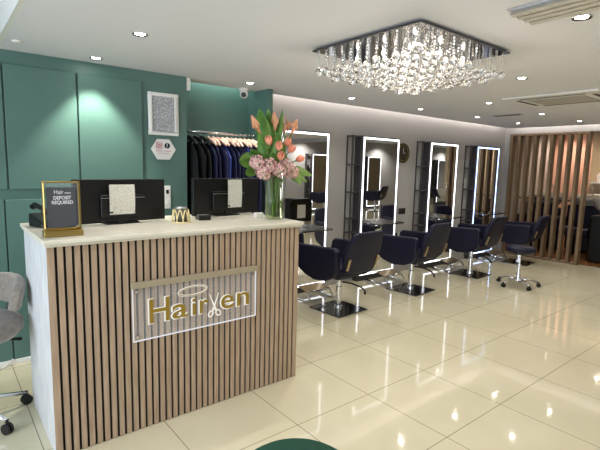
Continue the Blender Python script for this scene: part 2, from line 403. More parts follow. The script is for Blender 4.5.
# monitors
def monitor(label, loc, rotz, w, h, paper_x, paper_w):
    t = thing('monitor', label, 'monitor', loc, rotz, 'reception monitors')
    B().box(-w/2, w/2, 0, .03, .011, h).build('screen_housing', 'blackpl', t, bevel=.004)
    B().box(-w*.24, w*.24, -.022, 0, .045, h*.66).build('rear_bulge', 'blackpl', t, bevel=.006)
    B().box(-w*.24, w*.24, -.0235, -.02, h*.59, h*.60).build('vent_slot', 'alu', t)
    B().box(-w/2+.008, w/2-.008, .03, .032, .03, h-.008).build('display', 'screen', t)
    B().box(-.10, .10, -.018, .12, 0, .010).box(-.03, .03, -.012, .0, .01, .1).build('stand', 'blackpl', t, bevel=.003)
    pp = B().box(paper_x-paper_w/2, paper_x+paper_w/2, -.026, -.0245, h*.22, h*.22+.19)
    return t, pp
# paper notices are things of their own, taped on
m1, _pp = monitor('wide black monitor seen from behind, left on the desk beside the letterboard', (.885, 2.83, TZ), .10, .565, .272, 0, 0)
_pp.bm.free()
m2, _pp = monitor('black monitor seen from behind, between candle holder and vase', (1.68, 2.935, TZ), .10, .58, .277, 0, 0)
_pp.bm.free()
def notice(label, loc, rotz, w, h):
    t = thing('paper_notice', label, 'paper note', loc, rotz, 'handwritten notes on the monitors')
    B().grid(lambda u, v: (-w/2+w*u, -.003-.006*abs(math.sin(v*PI))*(.5+.5*u), h*v), 6, 8).build('sheet', 'paper', t, solid=.0008)
    B().box(-w/2-.003, -w/2+.02, -.006, -.0045, .008, .018).build('ink_mark', 'ink', t)
    return t
notice('white handwritten note taped on the back of the left monitor', (.875, 2.803, TZ+.062), .10, .155, .180)
notice('narrow handwritten note hanging on the back of the right monitor', (1.725, 2.911, TZ+.062), .10, .125, .205)

# tealight holder
c = thing('candle_holder', 'gold wire candle holder with looped arches, between the two monitors', 'candle holder', (1.22, 2.73, TZ))
b = B()
for k in range(9):
    a = 2*PI*k/9
    pts = []
    for j in range(9):
        t = j/8; an = a+(t-.5)*.80; z = .004+.078*math.sin(t*PI); rr = .058-.010*math.sin(t*PI)
        pts.append((rr*math.cos(an), rr*math.sin(an), z))
    b.tube(pts, .0035, 6)
ringpts = [(.058*math.cos(2*PI*k/32), .058*math.sin(2*PI*k/32), .004) for k in range(32)]
b.tube(ringpts, .004, 6, True); b.build('wire_arches', 'wire', c, smooth=True)
B().lathe([(.0005, .002), (.038, .002), (.040, .09), (.036, .09), (.034, .008), (.0005, .008)]).build('glass_cup', 'candleglass', c, smooth=True)
B().lathe([(.0005, .09), (.040, .09), (.040, .098), (.012, .102), (.0005, .102)]).build('metal_lid', 'alu', c, smooth=True)

# card machine
c = thing('card_reader', 'small black card reader with grey face on the desk beside candle holder', 'card reader', (1.41, 2.80, TZ), -.2)
B().prism([(-.06, 0), (.05, 0), (.05, .022), (-.05, .036), (-.06, .03)], 'x', -.04, .04).build('body', 'blackpl', c, bevel=.004)
B().box(-.03, .03, -.035, .03, .030, .034, rot=Matrix.Rotation(-.13, 4, 'X')).build('keypad', 'alu', c)
# white card box by vase
B_ = B().box(-.03, .03, -.02, .02, 0, .035).build('white_box', 'whitepl', None, bevel=.002); B_.location = (1.86, 2.88, TZ)
B_.location = (1.815, 2.72, TZ); tag(B_, 'tiny white box on the desk just left of the vase', 'box')
# black tape dispenser left of the letterboard
c = thing('desk_telephone', 'black desk phone peeking out left of the gold letterboard', 'telephone', (.475, 2.90, TZ), .3)
B().prism([(-.07, 0), (.08, 0), (.08, .075), (-.07, .03)], 'x', -.055, .055).build('base', 'blackpl', c, bevel=.006)
B().tube([(-.03, -.06, .075), (-.03, -.04, .105), (-.03, .05, .125), (-.03, .075, .11)], [.018, .014, .014, .018], 10).build('handset', 'blackpl', c, smooth=True)

# ================================================================== VASE AND FLOWERS
VX, VY = 1.882, 2.612
v = thing('vase', 'tall clear glass cylinder vase holding the flowers, right end of desk', 'vase', (VX, VY, TZ))
B().lathe([(.0005, 0), (.070, 0), (.074, .004), (.074, .30), (.070, .30), (.0695, .012), (.0005, .012)], seg=40).build('glass_body', 'glass', v, smooth=True, bevel=0)
B().lathe([(.0005, .0125), (.0690, .0125), (.0690, .115), (.0005, .115)], seg=32).build('water', 'water', v, smooth=False)
def bez(a, b, c, n=9):
    a, b, c = Vector(a), Vector(b), Vector(c)
    return [a*(1-t)**2+b*2*t*(1-t)+c*t*t for t in [i/(n-1) for i in range(n)]]
rnd = random.Random(3)
def stem_for(tip, parent, r=.0035):
    tip = Vector(tip)-Vector((VX, VY, TZ))
    a = rnd.uniform(0, 2*PI); rr = rnd.uniform(.01, .055)
    base = Vector((rr*math.cos(a), rr*math.sin(a), .02)) - Vector((tip.x, tip.y, 0))*.15
    base.x = max(-.055, min(.055, base.x)); base.y = max(-.055, min(.055, base.y))
    a2 = rnd.uniform(0, 2*PI); r2 = rnd.uniform(.02, .060); mid = Vector((r2*math.cos(a2), r2*math.sin(a2), .30))
    lim = .06
    pts = [base.lerp(mid, t) for t in (0, .35, .7)] + bez(mid, Vector((tip.x*.45, tip.y*.45, (.31+tip.z)/2+.02)), tip, 7)
    B().tube(pts, r, 6).build('stem', 'stem', parent, smooth=True)
    return (Vector(pts[-1])-Vector(pts[-2])).normalized()
def flower_root(name, label, cat, group): return thing(name, label, cat, (VX, VY, TZ), 0, group)
def orient(o, tip, d, roll=0):
    o.location = Vector(tip)-Vector((VX, VY, TZ))
    o.rotation_euler = (d.to_track_quat('Z', 'Y').to_matrix() @ Matrix.Rotation(roll, 3, 'Z')).to_euler()
def calla(tip, label, roll, tilt):
    t = flower_root('calla_lily', label, 'flower', 'peach calla lilies in the vase')
    d = stem_for(tip, t, .005); d = (d+Vector(tilt)).normalized()
    def f(u, v):     # flared funnel with a pointed tip on one side
        a = (u-.5)*2*PI*.96; z = v*.080+.055*v*v*max(0, math.cos(a))**2-.028*v*v*(1-math.cos(a))*.5
        r = .006+.019*v**1.3+.006*v**6-.010*v**5*max(0, math.cos(a))
        return (r*math.cos(a), r*math.sin(a)*.9, z)
    o = B().grid(f, 18, 8).build('bloom', 'calla', t, smooth=True, solid=.0015); orient(o, tip, d, roll)
    s = B().tube([(0, 0, .01), (.002, 0, .065)], [.005, .003], 8).build('spadix', 'wire', t, smooth=True); orient(s, tip, d, roll)
    return t
calla((1.752, 2.62, 1.72), 'peach calla lily leaning furthest left in the bouquet', 2.4, (-.55, 0, .6))
calla((1.905, 2.66, 1.75), 'peach calla lily upright at top centre, left of the tall pointed leaf', 1.0, (0, 0, 1))
calla((1.995, 2.68, 1.735), 'peach calla lily just right of the tall pointed leaf', .4, (.2, 0, .8))
calla((2.02, 2.62, 1.73), 'peach calla lily leaning furthest right in the bouquet', -.4, (.35, 0, .7))
calla((2.075, 2.74, 1.765), 'peach calla lily at the back right of the bouquet', .2, (.1, .2, .9))
def tulip(tip, label, s=1.0):
    t = flower_root('tulip', label, 'flower', 'coral tulips in the vase')
    d = stem_for(tip, t, .0035)
    for k in range(6):
        a0 = k*PI/3; ro = .021 if k % 2 else .019
        def f(u, v, a0=a0, ro=ro):
            a = a0+(u-.5)*1.25*math.sin(PI*min(1, .25+v*.72)); r = ro*math.sin(PI*(.12+v*.70))*s+.001
            return (r*math.cos(a), r*math.sin(a), .056*v*s)
        o = B().grid(f, 5, 7).build('petal', 'tulip', t, smooth=True, solid=.001); orient(o, tip, d)
    return t
tulip((1.807, 2.58, 1.645), 'coral tulip left of centre, under the broad green leaf', 1.2)
tulip((1.852, 2.54, 1.61), 'coral tulip in the centre, above the pink hydrangeas', 1.2)
tulip((1.960, 2.60, 1.645), 'upper coral tulip on the right, below the right calla lily', 1.2)
tulip((1.948, 2.55, 1.60), 'deep coral tulip just under the upper right one', 1.2)
tulip((2.060, 2.60, 1.545), 'coral tulip sticking out furthest right', 1.2)
tulip((1.862, 2.54, 1.55), 'low coral tulip nestled in the hydrangeas', 1.15)
def hydrangea(c, r, label, seed):
    t = flower_root('hydrangea', label, 'flower', 'pink hydrangea heads in the vase')
    stem_for(c, t, .0045); q = random.Random(seed)
    b = B(); c0 = Vector(c)-Vector((VX, VY, TZ))
    N = 34
    for k in range(N):
        z = 1-2*(k+.5)/N
        if z < -.75: continue
        a = k*2.39996; n = Vector((math.sqrt(1-z*z)*math.cos(a), math.sqrt(1-z*z)*math.sin(a), z))
        ctr = c0+n*r*q.uniform(.78, 1.25); qd = n.to_track_quat('Z', 'Y').to_matrix(); sp = q.uniform(0, PI)
        for j in range(4):
            an = sp+j*PI/2; s = r*q.uniform(.42, .55)
            pts = [Vector((0, 0, 0)), Vector((s*.6*math.cos(an-.6), s*.6*math.sin(an-.6), s*.15)), Vector((s*math.cos(an), s*math.sin(an), s*.05)), Vector((s*.6*math.cos(an+.6), s*.6*math.sin(an+.6), s*.15))]
            b.bm.faces.new([b.bm.verts.new(ctr+qd @ p) for p in pts])
    b.build('florets', 'hydr', t, solid=.0008)
    B().ball(c0, r*.8, 2).build('core', 'leaf2', t, smooth=True)
hydrangea((1.705, 2.58, 1.515), .048, 'pink hydrangea head furthest left in the bouquet', 1)
hydrangea((1.735, 2.55, 1.45), .045, 'lowest left pink hydrangea head over the vase rim', 2)
hydrangea((1.785, 2.56, 1.50), .048, 'pink hydrangea head left of centre, greenish tinted', 3)
hydrangea((1.850, 2.54, 1.475), .046, 'pink hydrangea head at the centre over the vase rim', 4)
hydrangea((1.925, 2.57, 1.50), .050, 'pink hydrangea head right of centre under the tulips', 5)
hydrangea((1.985, 2.57, 1.46), .048, 'pink hydrangea head furthest right in the bouquet', 6)
def leafy(tip, base, wdt, label, m='leaf', bend=.03, group='foliage in the vase', stem=True):
    t = flower_root('leaf_frond', label, 'leaf', group)
    b0 = Vector(base)-Vector((VX, VY, TZ)); t0 = Vector(tip)-Vector((VX, VY, TZ))
    stem_for(base, t, .003)
    ax = (t0-b0); L = ax.length; ax.normalize()
    side = ax.cross(Vector((.62, .77, .1))).normalized(); nrm = side.cross(ax)
    def f(u, v):
        wv = wdt*math.sin(PI*min(1, .04+v**.8*.96))**.8
        p = b0+ax*L*v+side*(u-.5)*wv+nrm*(bend*math.sin(PI*v)+abs(u-.5)*wv*.35)
        return p
    B().grid(f, 6, 12).build('blade', m, t, smooth=True, solid=.001)
leafy((1.755, 2.64, 1.89), (1.83, 2.66, 1.60), .11, 'broad upright green leaf at top left of the bouquet', 'leaf')
leafy((1.855, 2.68, 1.90), (1.88, 2.68, 1.60), .10, 'broad green leaf behind, at top of the bouquet')
leafy((1.969, 2.66, 1.91), (1.92, 2.66, 1.60), .045, 'narrow pointed green leaf rising highest in the centre')
leafy((1.575, 2.60, 1.535), (1.77, 2.62, 1.52), .11, 'wide green leaf reaching left over the right monitor')
leafy((1.60, 2.56, 1.44), (1.77, 2.60, 1.49), .07, 'green leaf drooping at lower left of the bouquet')
leafy((1.675, 2.62, 1.61), (1.80, 2.64, 1.48), .08, 'green leaf above the leftmost hydrangea')
leafy((2.215, 2.60, 1.435), (2.01, 2.62, 1.475), .08, 'pale green leaf reaching furthest right beside the mirror', 'leaf2')
leafy((2.085, 2.56, 1.365), (1.99, 2.62, 1.47), .055, 'pale green leaf drooping at lower right of the bouquet', 'leaf2')
leafy((2.17, 2.60, 1.385), (2.01, 2.62, 1.45), .05, 'pale green leaf under the furthest right leaf', 'leaf2')
leafy((2.03, 2.70, 1.70), (1.96, 2.70, 1.52), .07, 'green leaf behind the right-hand tulips')
leafy((1.89, 2.60, 1.74), (1.88, 2.62, 1.50), .08, 'dark green leaf standing behind the central tulip')
leafy((1.76, 2.64, 1.73), (1.82, 2.66, 1.52), .08, 'green leaf standing under the leftmost calla lily')
leafy((1.98, 2.74, 1.76), (1.93, 2.72, 1.5), .08, 'green leaf at the back of the bouquet')
leafy((1.83, 2.58, 1.60), (1.84, 2.60, 1.46), .09, 'green leaf between the two left tulips and hydrangeas')
leafy((1.94, 2.58, 1.60), (1.90, 2.60, 1.46), .09, 'green leaf just above the central hydrangeas')

# ================================================================== ALCOVE: RAIL, HANGERS, GOWNS, CAMERA
RY, RZ = 3.93, 1.797
r_ = B().cyl((1.762, RY, RZ), (2.61, RY, RZ), .013).build('clothes_rail', 'chrome', None, smooth=True)
tag(r_, 'chrome clothes rail spanning the dark alcove', 'clothes rail')
def gown_mesh(seed, col, L=.95, hw=.17):
    q = random.Random(seed); ph = q.uniform(0, 6)
    def ring(v):   # v 0 at neck .. 1 at hem
        z = -.098-L*v
        if v < .12: half = .05+(hw-.05)*(v/.12)**.7
        else: half = hw*(1+.12*math.sin(v*4+ph))+.02*v
        th = .010+.009*min(1, v/.12)
        return half, th, z
    def f(u, v):
        half, th, z = ring(v); a = 2*PI*u
        fold = 1+.30*math.sin(5*a+ph+v*3)*min(1, v*2)
        y = half*math.cos(a); x = th*math.sin(a)*fold
        return (x, y, z)
    return B().grid(f, 28, 14)
hg = thing('coat_hanger', 'x', 'coat hanger', (0, 0, 0), 0, 'pale hangers on the rail')
B().tube([(0, -.006, -.014), (0, -.016, .004), (0, -.006, .0165), (0, .01, .0165), (0, .017, .0), (0, .006, -.018), (0, 0, -.03), (0, 0, -.055)], .0022, 6).build('hook', 'chrome', hg, smooth=True)
B().tube([(0, -.16, -.118), (0, -.10, -.085), (0, 0, -.055), (0, .10, -.085), (0, .16, -.118)], [.010, .018, .022, .018, .010], 10).build('shoulder_bar', 'hanger', hg, smooth=True)
ord_ = ['first', 'second', 'third', 'fourth', 'fifth', 'sixth', 'seventh', 'eighth', 'ninth', 'tenth', 'eleventh']
protos = []
for k in range(4):
    g = gown_mesh(k+1, None, .93+.03*(k % 2), .165+.006*k).build('gown', 'bluecloth' if k == 3 else 'navycloth', None, smooth=True, solid=.002)
    protos.append(g)
for i in range(11):
    x = 2.04+i*.050
    rot = random.uniform(-.12, .12)
    if i == 0: h_ = hg; hg.location = (x, RY, RZ)
    else: h_ = copy_tree(hg, (x, RY, RZ), rot)
    h_['label'] = 'pale shoulder hanger on the alcove rail, %s from the left' % ord_[i]
    k = 3 if i in (3, 8) else i % 3
    g = protos[k] if protos[k] is not None and 'label' not in protos[k] else protos[k].copy()
    if g.name not in COL.objects: COL.objects.link(g)
    g.location = (x, RY, RZ-.002); g.rotation_euler = (0, 0, rot)
    tag(g, '%s salon gown on the alcove rail, %s from the left' % ('blue' if k == 3 else 'navy', ord_[i]), 'gown', 'gowns hanging on the alcove rail')
# black bag and coats at left of rail
for i, (x, L, lb) in enumerate(((1.84, .96, 'black coat hanging at the left end of the alcove rail'), (1.91, .90, 'black coat hanging second from the left on the alcove rail'), (1.97, .93, 'black coat hanging right before the navy gowns'))):
    h_ = copy_tree(hg, (x, RY, RZ), .05, 'hanger holding %s black coat in the alcove' % ('the leftmost', 'the second', 'the third')[i])
    h_['group'] = 'dark hangers on the rail'
    for c_ in kids(h_):
        if c_.name.startswith('shoulder'):
            c_.data = c_.data.copy(); c_.data.materials[0] = M['blackpl']
    g = gown_mesh(20+i, None, L, .175).build('coat', 'blackcloth', None, smooth=True, solid=.002); g.location = (x, RY, RZ-.002)
    tag(g, lb, 'coat', 'black coats on the rail')
# dome camera
cm = thing('security_camera', 'white and black security camera under the ceiling edge of the alcove', 'security camera', (2.43, 3.93, CZ))
B().lathe([(.0005, -.03), (.045, -.028), (.05, 0), (.0005, 0)]).build('mount', 'whitepl', cm, smooth=True)
B().ball((0, 0, -.055), .042, 3).build('housing', 'whitepl', cm, smooth=True)
d = Vector((-.6, -.75, -.28)).normalized()
B().cyl(Vector((0, 0, -.055))+d*.026, Vector((0, 0, -.055))+d*.044, .026, .024).build('lens', 'blackpl', cm, smooth=False)

# things on green wall
fr = thing('picture_frame', 'white framed grey certificate on the green wall above the hexagon sign', 'picture frame', (1.5445, 3.80, 1.735))
w, h0 = .262, .352
B().box(-w/2, w/2, -.02, 0, 0, .028).box(-w/2, w/2, -.02, 0, h0-.028, h0).box(-w/2, -w/2+.032, -.02, 0, .028, h0-.028).box(w/2-.032, w/2, -.02, 0, .028, h0-.028).build('frame', 'white', fr, bevel=.002)
B().box(-w/2+.03, w/2-.03, -.008, 0, .026, h0-.026).build('print', 'print', fr)
hx = thing('hexagon_sign', 'white hexagonal plaque with social media icons on the green wall', 'sign', (1.543, 3.80, 1.617))
B().prism([(.110*math.cos(PI/3*k), .100*math.sin(PI/3*k)) for k in range(6)], 'y', -.008, 0).build('plaque', 'white', hx, bevel=.001)
b = B(); 
pts = [(-.062, .01), (-.018, .01), (-.018, .054), (-.062, .054)]
b.tube([(x, -.010, z) for x, z in pts], .004, 6, True); ring(b, -.04, .032, .010, .010, .003, -.010, 0, 14); b.build('camera_icon', 'pink', hx)
B().cyl((.032, -.0085, .032), (.032, -.011, .032), .024, seg=24).build('round_icon', 'ink', hx)
text('letter_f', 'f', 'white', hx, (.024, -.0115, .016), .048)
b = B(); b.box(-.07, -.01, -.0095, -.008, -.016, -.011).box(.005, .065, -.0095, -.008, -.016, -.011).box(-.05, .05, -.0095, -.008, -.036, -.033); b.build('print_lines', 'pink', hx)
sw = thing('light_switch', 'white tall switch plate on the green wall right of the left monitor', 'switch', (1.57, 3.80, 1.105))
B().box(-.03, .03, -.01, 0, 0, .2).build('plate', 'whitepl', sw, bevel=.003)
B().box(-.012, .012, -.016, -.01, .13, .165).build('rocker', 'ink', sw, bevel=.002)
B().box(-.012, .012, -.016, -.01, .04, .075).build('rocker', 'whitepl', sw, bevel=.002)

# ================================================================== MIRROR STATIONS
MW = .73
def led_mirror(led):
    t = thing('led_mirror', 'x', 'mirror', (0, 0, 0), 0, 'tall LED mirrors along the grey wall')
    z0, z1 = .065, 1.905
    B().box(-MW/2, MW/2, -.115, 0, z0, z1).build('cabinet', 'mirframe', t, bevel=.002)
    B().box(-MW/2+.012, MW/2-.012, -.119, -.1152, z0+.012, z1-.012).build('mirror_glass', 'mirror', t)
    a, b_ = MW/2-.016, .022; y0, y1 = -.1215, -.1192
    s = B().box(-a, -a+b_, y0, y1, z0+.016, z1-.016).box(a-b_, a, y0, y1, z0+.016, z1-.016)
    s.box(-a+b_, a-b_, y0, y1, z0+.016, z0+.016+b_).box(-a+b_, a-b_, y0, y1, z1-.016-b_, z1-.016)
    s.build('light_strip', led, t)
    B().box(-MW/2+.01, MW/2-.03, -.10, 0, 0, z0).build('plinth', 'shelfgrey', t)
    return t
def wall_shelf():
    t = thing('wall_shelf', 'x', 'shelf', (0, 0, 0), 0, 'charcoal open shelf units beside the mirrors')
    w = .17; z0, z1 = .30, 1.905
    B().box(-w/2, -w/2+.014, -.11, -.092, z0, z1).box(-w/2, -w/2+.014, -.014, 0, z0, z1).build('side_posts', 'shelfgrey', t)
    B().box(w/2-.018, w/2, -.11, 0, z0, z1).build('side_panel', 'shelfgrey', t)
    for z in (z0, .66, .84, 1.18, 1.53, z1-.018):
        B().box(-w/2+.014, w/2-.018, -.110, 0, z, z+.014).build('shelf_board', 'shelfgrey', t)
    return t
def tray():
    t = thing('styling_shelf', 'x', 'shelf', (0, 0, 0), 0, 'dark glass styling shelves under the mirrors')
    B().prism([(-.27, 0), (.27, 0), (.27, -.20), (.22, -.25), (-.22, -.25), (-.27, -.20)], 'z', .775, .79).build('glass_top', 'darkchrome', t, bevel=.002)
    for x in (-.18, .18): B().box(x-.01, x+.01, -.16, 0, .755, .775).build('bracket', 'chrome', t)
    return t
def footrest():
    t = thing('footrest', 'x', 'footrest', (0, 0, 0), 0, 'chrome footrests in front of mirrors')
    B().tube([(-.20, .26, .02), (-.20, .05, .02), (-.19, -.05, .02), (-.17, -.09, .05), (-.15, -.05, .12), (.15, -.05, .12), (.17, -.09, .05), (.19, -.05, .02), (.20, .05, .02), (.20, .26, .02)], .013, 8).build('tube_frame', 'chrome', t, smooth=True)
    B().box(-.17, .17, -.06, .12, .128, .138, rot=Matrix.Rotation(.22, 4, 'X')).build('foot_plate', 'brasssteel', t, bevel=.003)
    return t
cent = [3.32, 4.62, 6.055, 7.345]
ml = ['LED-framed mirror nearest the flowers, leftmost of the row', 'LED-framed mirror left of the round wall clock', 'LED-framed mirror right of the round wall clock', 'LED-framed bluish mirror at the far end by the slatted screen']
sl_ = ['charcoal shelf unit left of the mirror nearest the flowers', 'charcoal shelf unit left of the mirror beside the clock', 'charcoal shelf unit just right of the wall clock', 'charcoal shelf unit left of the farthest mirror']
tl = ['dark glass shelf under the mirror nearest the desk', 'dark glass shelf under the second mirror from the desk', 'dark glass shelf under the third mirror from the desk', 'dark glass shelf under the farthest mirror']
fl = ['brass-plated footrest behind the nearest salon chair', 'brass-plated footrest behind the second salon chair from the desk', 'brass-plated footrest behind the third salon chair from the desk', 'brass-plated footrest by the farthest salon chair']
m0 = led_mirror('led'); s0 = wall_shelf(); t0 = tray(); f0 = footrest()
mB = led_mirror('ledblue')
for i, cx in enumerate(cent):
    if i == 0: o = m0
    elif i == 3: o = mB
    else: o = copy_tree(m0)
    o.location = (cx, 4.14, 0); o['label'] = ml[i]
    o = s0 if i == 0 else copy_tree(s0); o.location = (cx-MW/2-.088, 4.14, 0); o['label'] = sl_[i]
    o = t0 if i == 0 else copy_tree(t0); o.location = (cx+.0, 4.018, 0); o['label'] = tl[i]
    o = f0 if i == 0 else copy_tree(f0); o.location = (cx-.03, 3.74, 0); o['label'] = fl[i]
# small LED strip light along the foot of each mirror is part of the mirror (lower light_strip)
# mirrors and shelves on the opposite wall, seen only in reflection
om = ['LED mirror on the opposite wall, reflected in the nearest mirror', 'LED mirror on the opposite wall, reflected in the second mirror', 'LED mirror on the opposite wall, reflected in the third mirror', 'LED mirror on the opposite wall, behind the camera']
for i, x in enumerate((10.0, 12.65, 17.0, 4.6)):
    copy_tree(m0, (x, -3.4, 0), PI, om[i], group='LED mirrors on the opposite wall')
    copy_tree(s0, (x-.5, -3.4, 0), PI, 'charcoal shelf unit on the opposite wall, ' + ('first', 'second', 'third', 'fourth')[i] + ' along', group='shelf units on the opposite wall')
# low black cabinet opposite, seen in the nearest mirror
kb = thing('storage_cabinet', 'low black cabinet with a white notice on the opposite side, seen in nearest mirror', 'cabinet', (7.67, -1.6, 0))
B().prism([(-.38, 0), (.38, 0), (.38, .50), (.28, .62), (-.28, .62), (-.38, .50)], 'y', -.22, .22).build('body', 'blackpl', kb, bevel=.006)
B().box(-.14, .14, .221, .226, .10, .46).build('notice', 'white', kb)
# wall clock
ck = thing('wall_clock', 'round bronze wall clock between the second and third mirrors', 'clock', (5.20, 4.14, 1.72))
b = B().tube([(.130*math.cos(2*PI*k/40), -.012, .130*math.sin(2*PI*k/40)) for k in range(40)], .011, 8, True); o = b.build('rim', 'clockface', ck, smooth=True)
b = B().tube([(.112*math.cos(2*PI*k/40), -.014, .112*math.sin(2*PI*k/40)) for k in range(40)], .004, 8, True); o = b.build('inner_ring', 'gold', ck, smooth=True)
o = B().lathe([(.0005, 0), (.12, 0), (.12, .012), (.0005, .012)], seg=40).build('dial', 'clockface', ck); o.rotation_euler = (PI/2, 0, 0)
B().box(-.004, .004, -.018, -.013, 0, .08).build('hand', 'letter', ck); B().box(0, .055, -.018, -.013, -.004, .004).build('hand', 'letter', ck)
# sockets
def socket(label, x, z, y=4.14, rz=0):
    t = thing('wall_socket', label, 'socket', (x, y, z), rz, 'dark wall sockets')
    B().box(-.075, .075, -.01, 0, -.043, .043).build('plate', 'darkchrome', t, bevel=.002)
    for sx in (-.035, .035): B().box(sx-.018, sx+.018, -.012, -.01, -.02, .02).build('insert', 'blackpl', t)
    return t
socket('dark double socket on grey wall, upper one right of second mirror', 5.25, .89)
socket('dark socket on grey wall, low down between second and third chairs', 5.10, .53)
socket('dark socket on the opposite wall seen in the nearest mirror', 7.9, 1.25, -3.4, PI)

# ================================================================== SALON CHAIRS
def salon_chair():
    t = thing('salon_chair', 'x', 'chair', (0, 0, 0), 0, 'navy black hydraulic salon chairs')
    B().box(-.22, .22, -.22, .22, 0, .014).build('base_plate', 'darkchrome', t, bevel=.004)
    B().cyl((0, 0, .014), (0, 0, .05), .045, .038, 24).cyl((0, 0, .05), (0, 0, .25), .034, seg=24).cyl((0, 0, .25), (0, 0, .37), .024, seg=24).build('column', 'chrome', t, bevel=.002)
    B().tube([(.02, -.03, .30), (.08, -.10, .29), (.16, -.17, .25), (.20, -.20, .20)], .009, 8).tube([(.195, -.195, .205), (.15, -.235, .195)], .012, 8).build('pump_lever', 'blackpl', t, smooth=True)
    B().box(-.16, .16, -.14, .14, .365, .385).build('seat_bracket', 'blackpl', t)
    B().box(-.25, .25, -.20, .28, .385, .50).build('seat', 'leather', t, bevel=.035, seg=4)
    prof = [(-.24, .50), (-.20, .42), (-.08, .365), (.08, .35), (.22, .385), (.34, .45), (.395, .55), (.37, .67), (.335, .695), (-.20, .715), (-.245, .69)]
    for s in (-1, 1):
        b = B()
        # arm shell: outline swept with slight outward lean
        A = [(s*(.245), y, z) for y, z in prof]; O = [(s*(.315+.03*(z-.5)), y, z) for y, z in prof]
        va = [b.bm.verts.new(p) for p in A]; vo = [b.bm.verts.new(p) for p in O]; n = len(prof)
        b.bm.faces.new(va); b.bm.faces.new(vo[::-1])
        for k in range(n): b.bm.faces.new((va[k], vo[k], vo[(k+1) % n], va[(k+1) % n]))
        b.build('armrest', 'leather', t, bevel=.022, seg=4)
    # backrest: wide tapered hexagonal cushion leaning back
    b = B()
    out = [(-.20, .46), (-.245, .58), (-.268, .68), (-.205, .865), (-.175, .88), (0, .885), (.175, .88), (.205, .865), (.268, .68), (.245, .58), (.20, .46), (0, .445)]
    def P(x, z, off):
        lean = -.19-.30*(z-.46); curve = -.045*(1-(x/.3)**2)
        return (x, lean+curve+off, z)
    va = [b.bm.verts.new(P(x, z, 0)) for x, z in out]; vo = [b.bm.verts.new(P(x, z, -.065)) for x, z in out]; n = len(out)
    ca = b.bm.verts.new(P(0, .68, .0)); co = b.bm.verts.new(P(0, .68, -.075))
    for k in range(n):
        b.bm.faces.new((va[k], va[(k+1) % n], ca)); b.bm.faces.new((vo[(k+1) % n], vo[k], co))
        b.bm.faces.new((va[k], vo[k], vo[(k+1) % n], va[(k+1) % n]))
    b.build('backrest', 'leather', t, bevel=.022, seg=4)
    for s in (-1, 1):
        b = B().box(s*.215-.016, s*.215+.016, -.322, -.306, .50, .62, rot=Matrix.Rotation(.29, 4, 'X'))
        b.build('hinge_bracket', 'brasssteel', t, bevel=.002)
    return t
ch = salon_chair()
chairs = [(3.265, 3.345, .05, 'navy salon chair nearest the desk, partly hidden by it'),
          (4.55, 3.385, .08, 'navy salon chair second from the desk, in front of the clock mirror'),
          (5.98, 3.42, .08, 'navy salon chair third from the desk, just left of the round stool'),
          (7.46, 3.42, .12, 'navy salon chair turned sideways beside the slatted screen')]
for i, (x, y, rz, lb) in enumerate(chairs):
    o = ch if i == 0 else copy_tree(ch)
    o.location = (x, y, 0); o.rotation_euler = (0, 0, rz); o['label'] = lb
    if i == 3: o.scale = (.93, .93, .93)
for i, x in enumerate((9.6, 12.0, 16.2, 4.6)):
    copy_tree(ch, (x, -2.6, 0), PI-.3, 'navy salon chair at the opposite wall, ' + ('first', 'second', 'third', 'fourth')[i] + ' along', group='salon chairs at the opposite wall')
# white towel on the far chair's arm
tw = B().grid(lambda u, v: (-.07+.14*u, -.10+.22*v, .012*math.sin(u*PI)+.004*math.sin(9*v)), 8, 8).build('towel', 'white', None, smooth=True, solid=.01)
tw.location = (7.47, 3.46, .475); tw.rotation_euler = (0, 0, .38); tag(tw, 'white folded towel on the seat of the far sideways salon chair', 'towel')

# round stool on castors
def star_base(t, r, h=.075, m='chrome', cr=.026, rot=0):
    for k in range(5):
        a = rot+2*PI*k/5; c, s = math.cos(a), math.sin(a)
        arm = B().tube([(0.02*c, .02*s, h+.03), (r*.5*c, r*.5*s, h+.02), (r*c, r*s, h-.01)], [.018, .015, .011], 8).build('base_arm', m, t, smooth=True)
        w_ = B()
        for off in (-.012, .012):
            w_.cyl((r*c-s*(off-.007), r*s+c*(off-.007), cr), (r*c-s*(off+.007), r*s+c*(off+.007), cr), cr, seg=18)
        w_.cyl((r*c, r*s, cr), (r*c, r*s, h), .009, seg=10); w_.build('castor', 'rubber', arm, bevel=.002)
st_ = thing('round_stool', 'round black stool on a chrome five-star castor base, beside third chair', 'stool', (5.93, 2.70, 0))
B().lathe([(.0005, .45), (.160, .45), (.178, .465), (.178, .51), (.160, .53), (.0005, .535)], seg=36).build('seat', 'leather', st_, smooth=True)
B().cyl((0, 0, .07), (0, 0, .16), .035, .03).cyl((0, 0, .16), (0, 0, .30), .026).cyl((0, 0, .30), (0, 0, .43), .015).build('gas_column', 'chrome', st_, bevel=.002)
B().cyl((0, 0, .425), (0, 0, .452), .08, .10).build('seat_plate', 'blackpl', st_, bevel=.002)
B().tube([(.06, 0, .435), (.17, -.04, .425), (.20, -.05, .42)], .006, 6).build('lever', 'chrome', st_, smooth=True)
star_base(st_, .255, .07, 'chrome', .026, .35)

